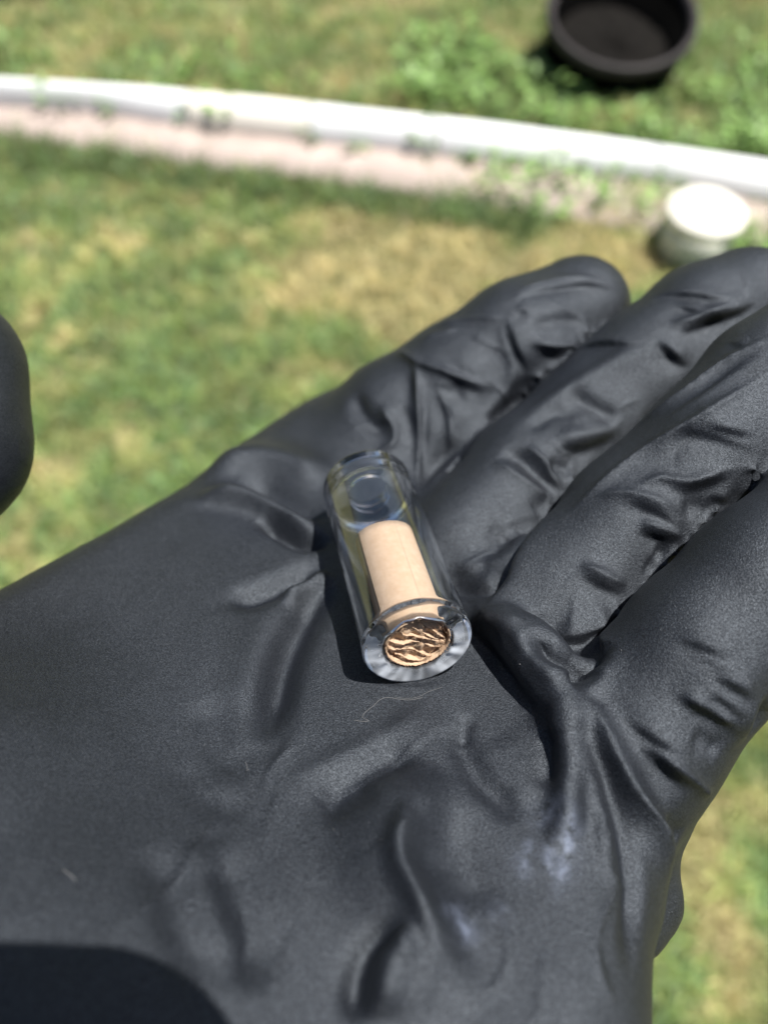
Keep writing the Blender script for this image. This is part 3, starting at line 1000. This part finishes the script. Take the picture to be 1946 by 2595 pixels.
 (-0.5, 10, 10, [(1300, 780), (1330, 792), (1345, 810)]),
 (-1.5, 22, 22, [(892, 995), (927, 1061), (970, 1092), (995, 1108)]),
 (1.2, 18, 18, [(958, 1020), (984, 1060), (1001, 1095), (992, 1130), (948, 1142)]),
 (-1.0, 18, 18, [(1020, 1010), (1046, 1060), (1050, 1120)]),
]
N_LEFT, N_HEEL = 13, 21
# fine random creases: across the fingers, and long tension lines over the palm
cr = np.random.default_rng(5)
def rand_crease(cx, cyy, ang, L, h, w):
    pts = []
    bend = cr.normal(0, 0.16)
    for t in np.linspace(-0.5, 0.5, 5):
        a = ang + bend * t * 4
        pts.append((cx + L * t * math.cos(a), cyy + L * t * math.sin(a)))
    STROKES.append((h, w, w * cr.uniform(0.6, 1.2), pts))
for ch in (INDEX, MIDDLE, RING, PINKY):
    for k in range(len(ch) - 1):
        (x0, y0, r0, z0), (x1, y1, r1, z1) = ch[k], ch[k + 1]
        fa_ = math.atan2(y1 - y0, x1 - x0)
        for q_ in range(2):
            t = cr.random(); off = cr.uniform(-0.42, 0.42) * r0
            rand_crease(x0 + (x1 - x0) * t - math.sin(fa_) * off, y0 + (y1 - y0) * t + math.cos(fa_) * off,
                        fa_ + cr.choice([1.0, 1.35, 0.75, 0.25]) + cr.normal(0, 0.2), cr.uniform(70, 150), cr.choice([-1, 1]) * cr.uniform(0.12, 0.3), cr.uniform(7, 13))
for q_ in range(24):
    x = cr.uniform(420, 1580); y = cr.uniform(1480 + 0.0 * x, 2560)
    # lines run from the heel towards the pinch under the tube and the pad below the ring finger
    tx, ty = (830, 1430) if x < 900 else (1430, 1800)
    rand_crease(x, y, math.atan2(ty - y, tx - x) + cr.normal(0, 0.18), cr.uniform(180, 460), cr.choice([-1, 1]) * cr.uniform(0.12, 0.30), cr.uniform(10, 20))
disp = np.zeros(nv)
for q_, (h_, wl, wr, pts) in enumerate(STROKES):
    if q_ < N_LEFT: h_ *= 2.1
    elif q_ < N_HEEL: h_ *= 1.45
    elif wl > 20 and q_ > 36: h_ *= 0.75
    step = h_ < 0 and wl <= 20 and q_ >= N_HEEL
    r_ = stroke_field(pts, wl, wr, soft=q_ < N_HEEL or wl > 20, step=step)
    if r_ is not None:
        disp[r_[0]] += (abs(h_) * 0.8 if step else h_) * 0.001 * r_[1]


def vnoise3(P, seed):
    g = np.random.default_rng(seed).random((32, 32, 32))
    P = P + 100.37
    i = np.floor(P).astype(int); f = P - i; f = f * f * (3 - 2 * f); i %= 32; j = (i + 1) % 32
    o = 0
    for dx in (0, 1):
        for dy in (0, 1):
            for dz in (0, 1):
                w = (f[:, 0] if dx else 1 - f[:, 0]) * (f[:, 1] if dy else 1 - f[:, 1]) * (f[:, 2] if dz else 1 - f[:, 2])
                o = o + w * g[(j if dx else i)[:, 0], (j if dy else i)[:, 1], (j if dz else i)[:, 2]]
    return o - 0.5


# leave the grooves between the fingers clean
ed = np.empty(len(me.edges) * 2, np.int32); me.edges.foreach_get('vertices', ed); ed = ed.reshape(-1, 2)
dg_ = np.bincount(ed.ravel(), minlength=nv).astype(float)
def nb_mean(x):
    return (np.bincount(ed[:, 0], x[ed[:, 1]], nv) + np.bincount(ed[:, 1], x[ed[:, 0]], nv)) / np.maximum(dg_, 1)
conc = sum((nb_mean(GV[:, k]) - GV[:, k]) * GN[:, k] for k in range(3)) / 0.000375
for _ in range(3): conc = nb_mean(conc)
damp = np.clip((conc - 0.035) / 0.06, 0, 1)
for _ in range(10): damp = np.maximum(damp * 0.97, nb_mean(damp))
for _ in range(4): damp = nb_mean(damp)
disp *= 1 - 0.85 * np.clip(damp, 0, 1)
# slack and small creases all over the film
Um = GV * 1000
warp = np.stack([vnoise3(Um / 14 + 7 * k, 40 + k) for k in range(3)], -1) * 5
disp += 0.00035 * vnoise3((Um + warp) / 13, 21) + 0.00014 * vnoise3((Um + warp) / np.array([3.2, 7.0, 5.0]), 22)
GV2 = GV + GN * disp[:, None]
me.vertices.foreach_set('co', GV2.astype(np.float32).ravel())
# pale powdery residue smears
res = np.zeros(nv, np.float32)
#@@RESIDUE
for amp, w, pts in [(0.55, 22, [(1440, 2040), (1438, 2110), (1428, 2200), (1412, 2275)]), (0.45, 16, [(1395, 2120), (1392, 2190), (1398, 2250)]),
                    (0.35, 18, [(1345, 2120), (1328, 2180), (1322, 2245)]), (0.22, 28, [(1440, 2030), (1390, 2062), (1345, 2110)]),
                    (0.40, 26, [(1118, 2300), (1165, 2345), (1208, 2410)]), (0.25, 18, [(1150, 2320), (1185, 2330), (1200, 2365)]), (0.15, 24, [(1240, 2340), (1270, 2310), (1290, 2290)])]:
    r_ = stroke_field(pts, w, w, 0.3)
    if r_ is not None: res[r_[0]] = np.maximum(res[r_[0]], amp * r_[1])
at = me.attributes.new('residue', 'FLOAT', 'POINT'); at.data.foreach_set('value', res)
me.polygons.foreach_set('use_smooth', np.ones(len(me.polygons), dtype=bool))
me.materials.append(M_GLOVE)
me.update()
glove = bpy.data.objects.new('gloved_hand', me)
glove.location = HO
link(glove)
tag(glove, 'open left hand in a creased matt black rubber glove, palm up under the glass tube', 'hand')
# wrist and forearm beyond the cuff
fa = [to_world(WR + WD * 40), to_world(WR + WD * 60), to_world(WR + WD * 120), to_world(WR + WD * 230)]
bm = bmesh.new()
axis = Vector(fa[-1] - fa[0]).normalized(); q = axis.to_track_quat('Z', 'Y')
rings = []
for p, rr in zip(fa, (0.0235, 0.0245, 0.031, 0.038)):
    rings.append([bm.verts.new(Vector(p - HO) + q @ Vector((math.cos(t) * rr * 1.1, math.sin(t) * rr * 0.9, 0))) for t in np.linspace(0, 2 * math.pi, 32, endpoint=False)])
for r0, r1 in zip(rings[:-1], rings[1:]):
    for i in range(32): bm.faces.new((r0[i], r0[(i + 1) % 32], r1[(i + 1) % 32], r1[i]))
bm.faces.new(rings[0]); bm.faces.new(rings[-1])
bm_obj('forearm', bm, M_SKIN, glove, True)
bvh2 = BVHTree.FromPolygons([tuple(v) for v in (GV2 + HO)], [tuple(p.vertices) for p in me.polygons])

# ------------------------------------------------------------------ glass tube
#@@TUBE
NEAR = np.array([4.4, -17.2, 99.4]); FAR = np.array([-2.9, 4.4, 127.0])
nw, fw = to_world(NEAR), to_world(FAR)
za = Vector(fw - nw); TL = za.length * 1000; za.normalize()
ya = Vector(EN @ AX); ya = (ya - za * ya.dot(za)).normalized()
xa = ya.cross(za)
if xa.x < 0: xa = -xa; 
TM = Matrix(((xa.x, ya.x, za.x, nw[0]), (xa.y, ya.y, za.y, nw[1]), (xa.z, ya.z, za.z, nw[2]), (0, 0, 0, 1)))
if TM.determinant() < 0:
    TM = Matrix(((-xa.x, ya.x, za.x, nw[0]), (-xa.y, ya.y, za.y, nw[1]), (-xa.z, ya.z, za.z, nw[2]), (0, 0, 0, 1)))
TR = 7.3
RI = TR * 0.91
RB = TR * 0.635


def rounded(pts, rad, n=5):
    """round the corners of a closed (r, z) outline"""
    P = [np.array(p, float) for p in pts]; out = []
    for i, p in enumerate(P):
        a = P[i - 1] - p; b = P[(i + 1) % len(P)] - p
        la, lb = np.linalg.norm(a), np.linalg.norm(b)
        r_ = min(rad[i], la * 0.45, lb * 0.45)
        p0 = p + a / la * r_; p1 = p + b / lb * r_
        if la > 2.5: out.append(p0 + a / la * min(0.3, la * 0.1))
        for t in np.linspace(0, 1, n): out.append((1 - t) ** 2 * p0 + 2 * t * (1 - t) * p + t * t * p1)
        if lb > 2.5: out.append(p1 + b / lb * min(0.3, lb * 0.1))
    return out


prof = rounded([(RB, 0), (TR, 0), (TR, TL), (3.3, TL), (3.3, TL - 3.2), (RI, TL - 4.4), (RI, 1.5), (RB, 0.95)],
               [0.3, 0.45, 0.9, 0.5, 0.5, 1.0, 0.3, 0.25], 6)
V, Fq = lathe(prof, 192, True)
V = np.array(V)
# hand worked end: faint radial flutes in the fire polished ring
ang = np.arctan2(V[:, 1], V[:, 0]); rad = np.hypot(V[:, 0], V[:, 1])
end = np.clip(1 - V[:, 2] / 3.0, 0, 1) * np.clip((TR - 0.4 - rad) / 1.0, 0, 1)
V[:, 2] += end * (0.16 * np.sin(5 * ang + 1) + 0.10 * np.sin(11 * ang + 2.2) + 0.06 * np.sin(17 * ang))
Fq = np.array(Fq)[:, ::-1]
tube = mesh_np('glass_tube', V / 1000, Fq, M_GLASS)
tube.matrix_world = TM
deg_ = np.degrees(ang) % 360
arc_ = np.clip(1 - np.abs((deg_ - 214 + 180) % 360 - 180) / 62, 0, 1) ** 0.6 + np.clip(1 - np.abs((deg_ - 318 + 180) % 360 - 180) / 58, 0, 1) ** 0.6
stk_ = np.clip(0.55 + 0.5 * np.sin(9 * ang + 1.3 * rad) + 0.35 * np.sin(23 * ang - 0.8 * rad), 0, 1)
glint = np.clip(arc_, 0, 1) * (0.42 + 0.58 * stk_) * 0.9 * np.clip(1 - V[:, 2] / 0.9, 0, 1) * np.clip((rad - RB + 0.1) / 0.5, 0, 1) * np.clip((TR - rad) / 0.25, 0, 1)  # reflections painted white in two lower arcs of the end face
tube.data.attributes.new('ground', 'FLOAT', 'POINT').data.foreach_set('value', glint.astype(np.float32))  # attribute carries the painted glint mask
bmt = bmesh.new(); bmt.from_mesh(tube.data); bmesh.ops.recalc_face_normals(bmt, faces=bmt.faces); bmt.to_mesh(tube.data); bmt.free()
tag(tube, 'clear thick ended glass tube lying on the black gloved palm', 'glass tube')
try: tube.cycles.is_caustics_caster = True
except Exception: pass

# white arcs added behind the polished end to stand in for bright reflections
bm = bmesh.new()
for a0, a1 in ((158, 264), (279, 378)):
    aa = np.linspace(R(a0), R(a1), 28)
    up_, dn_ = [], []
    for k, a in enumerate(aa):
        ed_ = min(k, len(aa) - 1 - k) / 6.0
        r1 = RI - 0.08; r0 = RB + 0.12 + 0.9 * max(0, 1 - ed_) + 0.12 * math.sin(9 * a) + 0.08 * math.sin(23 * a)
        for z_, L_ in ((1.56, up_), (1.64, dn_)):
            L_.append([bm.verts.new((q_ * math.cos(a) / 1000, q_ * math.sin(a) / 1000, z_ / 1000)) for q_ in (r0, r1)])
    for k in range(len(aa) - 1):
        for L_ in (up_, dn_): bm.faces.new((L_[k][0], L_[k + 1][0], L_[k + 1][1], L_[k][1]))
        for q_ in (0, 1): bm.faces.new((up_[k][q_], up_[k + 1][q_], dn_[k + 1][q_], dn_[k][q_]))
    for k in (0, len(aa) - 1): bm.faces.new((up_[k][0], up_[k][1], dn_[k][1], dn_[k][0]))
glint_arcs = bm_obj('painted_glints', bm, mat_plain('glint_white', (0.88, 0.92, 0.97), 0.8, 0.2, 500, 0.06), tube)
glint_arcs['label'] = 'white arcs added behind the polished end as painted glints'
try: glint_arcs.cycles.is_caustics_receiver = True
except Exception: pass

# ------------------------------------------------------------------ paper roll inside it
PR = TR * 0.615
PL = 21.2


def sheet(path, z0, z1, th, name, nz=14, fray=0.12, zvar=0.0):
    """extrude a 2-D path (mm, across the tube) along the tube into a sheet of paper"""
    P = np.array(path, float); n = len(P)
    T = np.gradient(P, axis=0); T /= np.linalg.norm(T, axis=1)[:, None] + 1e-9
    Nn = np.stack([-T[:, 1], T[:, 0]], -1)
    zz = np.linspace(0, 1, nz)
    V = []
    ii_ = np.arange(n)
    jit0 = rng.normal(0, fray, n) + zvar * (np.sin(ii_ * 0.21 + 1) + 0.7 * np.sin(ii_ * 0.083) + 0.5 * np.sin(ii_ * 0.47)); jit1 = rng.normal(0, fray * 0.3, n)
    for sgn in (-0.5, 0.5):
        for k, t in enumerate(zz):
            z = (z0 + jit0) * (1 - t) + (z1 + jit1) * t
            q = P + Nn * (sgn * th)
            V.append(np.c_[q, z])
    V = np.concatenate(V)
    def id_(s, k, i): return s * nz * n + k * n + i
    Fq = []
    for k in range(nz - 1):
        for i in range(n - 1):
            Fq.append((id_(0, k, i), id_(0, k, i + 1), id_(0, k + 1, i + 1), id_(0, k + 1, i)))
            Fq.append((id_(1, k, i), id_(1, k + 1, i), id_(1, k + 1, i + 1), id_(1, k, i + 1)))
        Fq.append((id_(0, k, 0), id_(0, k + 1, 0), id_(1, k + 1, 0), id_(1, k, 0)))
        Fq.append((id_(0, k, n - 1), id_(1, k, n - 1), id_(1, k + 1, n - 1), id_(0, k + 1, n - 1)))
    for i in range(n - 1):
        Fq.append((id_(0, 0, i), id_(1, 0, i), id_(1, 0, i + 1), id_(0, 0, i + 1)))
        Fq.append((id_(0, nz - 1, i), id_(0, nz - 1, i + 1), id_(1, nz - 1, i + 1), id_(1, nz - 1, i)))
    return V, Fq


paper = bpy.data.objects.new('paper_filter', None)
link(paper); paper.matrix_world = TM
tag(paper, 'tan rolled paper filter with folded frayed end inside the glass tube', 'paper filter')
sgnx = 1 if Vector((TM[0][0], TM[1][0], TM[2][0])).dot(Vector(AX[0])) > 0 else -1
th = np.linspace(R(150), R(150 - 410), 150)
spiral = np.c_[np.cos(th) * np.linspace(PR, PR - 0.40, 150) * sgnx, np.sin(th) * np.linspace(PR, PR - 0.40, 150)]
V, Fq = sheet(spiral, 0.35, PL - 1.15 * np.clip(spiral[:, 1] / PR, 0, 1) ** 1.3, 0.2, 'wrapper', 14, 0.06)
wrap = mesh_np('wrapper', V / 1000, Fq, M_PAPER, paper, smooth=False)
# the folded strip: back and forth across the roll, with a small loop in the middle
fold_px = [(1205, 1440), (1130, 1395), (1060, 1380), (1015, 1400), (1100, 1438), (1190, 1492), (1185, 1515), (1040, 1472), (940, 1440), (880, 1452), (895, 1492), (960, 1500), (1060, 1502),
           (1205, 1530), (1195, 1556), (1050, 1552), (1000, 1540), (850, 1556), (785, 1540), (770, 1572), (830, 1602), (950, 1598), (1100, 1640), (1125, 1660), (1040, 1668), (930, 1660), (840, 1640)]
fold = [((x - 990) / 237 * PR * sgnx, -(y - 1528 + 0.25 * (x - 990)) / 172 * PR) for x, y in fold_px]
zig = resample(fold, 0.16)
zig = np.array(zig); rr_ = np.hypot(*zig.T); lim = PR - 0.62
zig *= np.minimum(1, lim / np.maximum(rr_, 1e-6))[:, None]
V, Fq = sheet(zig, 0.75, PL - 2.2, 0.19, 'folded_strip', 8, 0.05, 0.14)
strip_o = mesh_np('folded_strip', V / 1000, Fq, M_PAPER, paper, smooth=False)
# crumpled paper disc added behind the folds to brighten the dark gaps
a_ = np.linspace(0, 2 * math.pi, 40, endpoint=False)
Vc = [(0.0, 0.0, 1.2)]; Fc = []
for k, rr2 in enumerate(np.linspace(0.6, PR - 0.75, 7)):
    for a in a_: Vc.append((rr2 * math.cos(a), rr2 * math.sin(a), 1.15 + 0.16 * math.sin(2.2 * rr2 * math.sin(a) + 1) + 0.25 * math.sin(3.1 * rr2 * math.cos(a)) + rng.normal(0, 0.06)))
for j in range(40): Fc.append((0, 1 + j, 1 + (j + 1) % 40, 1 + (j + 1) % 40))
Fc = [f[:3] for f in Fc]
for k in range(6):
    for j in range(40):
        p0, p1 = 1 + k * 40 + j, 1 + k * 40 + (j + 1) % 40
        Fc += [(p0, p1, p1 + 40), (p0, p1 + 40, p0 + 40)]
backing = mesh_np('gap_backing', np.array(Vc) / 1000, Fc, M_PAPER, paper, smooth=False)
# torn fibres along the cut edge
Vs, Ts = [], []
def fibre(p, d, L, r_):
    c0 = len(Vs); p = np.array(p, float); d = np.array(d, float)
    bend = rng.normal(0, 0.5, 3)
    prev = None
    for k in range(4):
        t = k / 3
        c = p + d * L * t + bend * L * t * t * 0.6
        rr2 = r_ * (1 - 0.7 * t)
        for j in range(3):
            a = j * 2 * math.pi / 3
            Vs.append(c + np.array([math.cos(a), math.sin(a), 0.3 * math.sin(a)]) * rr2)
        if k:
            for j in range(3):
                a0 = c0 + (k - 1) * 3 + j; a1 = c0 + (k - 1) * 3 + (j + 1) % 3
                Ts.append((a0, a1, a1 + 3, a0 + 3))
for i in range(560):
    b_ = zig[rng.integers(len(zig))] if i < 430 else spiral[rng.integers(len(spiral))] * 0.985
    if i % 3 and i < 430:                      # tufts gather at the torn folds
        b_ = zig[min(len(zig) - 1, int(len(zig) * (0.03 + 0.0625 * rng.integers(16))) + rng.integers(3))] + rng.normal(0, 0.10, 2)
    fibre((b_[0], b_[1], 0.6 if i < 430 else 0.4), (rng.normal(0, 0.7), rng.normal(0.0, 0.7), -rng.uniform(0.1, 0.9)), rng.uniform(0.15, 0.5), 0.02)
fib = mesh_np('torn_fibres', np.array(Vs) / 1000, Ts, M_PAPER, paper, smooth=False)
tag(fib, kind='stuff')
for o in (wrap, strip_o, fib, backing):
    try: o.cycles.is_caustics_receiver = True
    except Exception: pass


# ------------------------------------------------------------------ lint on the glove
def lint(pts, r_, label):
    P = []
    for x, y in resample(pts, 7):
        d = Vector(ray(x, y) @ AX)
        hit = bvh2.ray_cast(Vector(CAM), d)
        if hit[0] is not None: P.append((np.array(hit[0]) + np.array(hit[1]) * r_ * 0.9, np.array(hit[1])))
    if len(P) < 3: return
    o0 = P[len(P) // 2][0]
    V, Fq = [], []
    for i, (p, nn) in enumerate(P):
        t = P[min(i + 1, len(P) - 1)][0] - P[max(i - 1, 0)][0]; t /= np.linalg.norm(t) + 1e-9
        sd = np.cross(t, nn); sd /= np.linalg.norm(sd) + 1e-9
        for j in range(5):
            a = j * 2 * math.pi / 5
            V.append(p - o0 + (sd * math.cos(a) + nn * math.sin(a)) * r_)
        if i:
            b0 = (i - 1) * 5
            for j in range(5): Fq.append((b0 + j, b0 + (j + 1) % 5, b0 + 5 + (j + 1) % 5, b0 + 5 + j))
    o = mesh_np('lint_fibre', V, Fq, M_LINT, loc=o0)
    tag(o, label, 'lint', None, 'pale lint fibres on the glove')


lint([(897, 1825), (915, 1828), (935, 1827), (918, 1818), (925, 1806), (945, 1790), (965, 1772), (985, 1768), (1010, 1772), (1040, 1774), (1070, 1768)], 0.000028, 'long kinked pale fibre on the glove just below the open end of the glass tube')
lint([(1000, 1766), (1030, 1770), (1060, 1766), (1088, 1752), (1120, 1742)], 0.00002, 'short curved pale fibre beside the lower right rim of the glass tube')
lint([(160, 2205), (175, 2215), (192, 2232)], 0.00004, 'short straight fibre on the lower left of the gloved palm')
lint([(622, 1932), (628, 1944), (624, 1952), (632, 1950)], 0.000026, 'tiny curled fibre in the middle of the gloved palm')
# specks of dust
Vs, Ts = [], []
for i in range(560):
    x, y = rng.uniform(0, 1946), rng.uniform(900, 2595)
    hit = bvh2.ray_cast(Vector(CAM), Vector(ray(x, y) @ AX))
    if hit[0] is None: continue
    p = np.array(hit[0]); r_ = rng.uniform(0.00003, 0.00009) * (1.0 if i % 40 else 2.0)
    c0 = len(Vs)
    q = [rng.normal(0, 1, 3) for _ in range(4)]
    Vs += [p - HO + v / np.linalg.norm(v) * r_ for v in q]
    Ts += [(c0, c0 + 1, c0 + 2), (c0, c0 + 2, c0 + 3), (c0, c0 + 3, c0 + 1), (c0 + 1, c0 + 3, c0 + 2)]
dust = mesh_np('dust', Vs, Ts, M_LINT, smooth=False, loc=HO)
tag(dust, 'fine pale dust specks scattered over the black glove', 'dust', 'stuff')

# ------------------------------------------------------------------ the phone taking the picture (its corner shades the heel of the palm)
#@@PHONE
phone = bpy.data.objects.new('smartphone', None)
phone.location = to_world([-20, -65, -6]); link(phone)
tag(phone, 'black smartphone held over the palm, its corner shading the glove', 'phone')


def slab(x0, x1, y0, y1, d0, d1, cr, mat, name):
    bm = bmesh.new(); pts = []
    for cx_, cy_, a0 in ((x1 - cr, y1 - cr, 0), (x0 + cr, y1 - cr, 90), (x0 + cr, y0 + cr, 180), (x1 - cr, y0 + cr, 270)):
        for t in np.linspace(0, 90, 12): pts.append((cx_ + cr * math.cos(R(a0 + t)), cy_ + cr * math.sin(R(a0 + t))))
    lo_ = [bm.verts.new(to_world([x, y, -d0]) - np.array(phone.location)) for x, y in pts]
    hi_ = [bm.verts.new(to_world([x, y, -d1]) - np.array(phone.location)) for x, y in pts]
    bm.faces.new(lo_); bm.faces.new(hi_)
    for i in range(len(pts)):
        j = (i + 1) % len(pts); bm.faces.new((lo_[i], lo_[j], hi_[j], hi_[i]))
    return bm_obj(name, bm, mat, phone)


slab(-58, 16, -145, 15.0, 3.5, 4.5, 13, M_PHONE, 'back_cover')
slab(-58.5, 16.5, -145.5, 15.5, 4.52, 10.5, 13.5, M_METAL, 'frame')
slab(-57.5, 15.5, -144.5, 14.5, 10.52, 11.2, 12.5, M_PHONE, 'screen')
slab(-6.5, 6.5, -6.5, 6.5, 1.5, 3.48, 6.4, M_METAL, 'lens_ring')
slab(-6.5, 6.5, -24, -11, 1.5, 3.48, 6.4, M_METAL, 'lens_ring')

# ------------------------------------------------------------------ metres -> scene units
for me_ in {o.data for o in scene.objects if o.type == 'MESH'}:
    me_.transform(Matrix.Scale(U, 4))
for o in scene.objects:
    if o.type in ('MESH', 'EMPTY'):
        o.location = o.location * U
        if o.type == 'EMPTY': o.empty_display_size = 0.05 * U
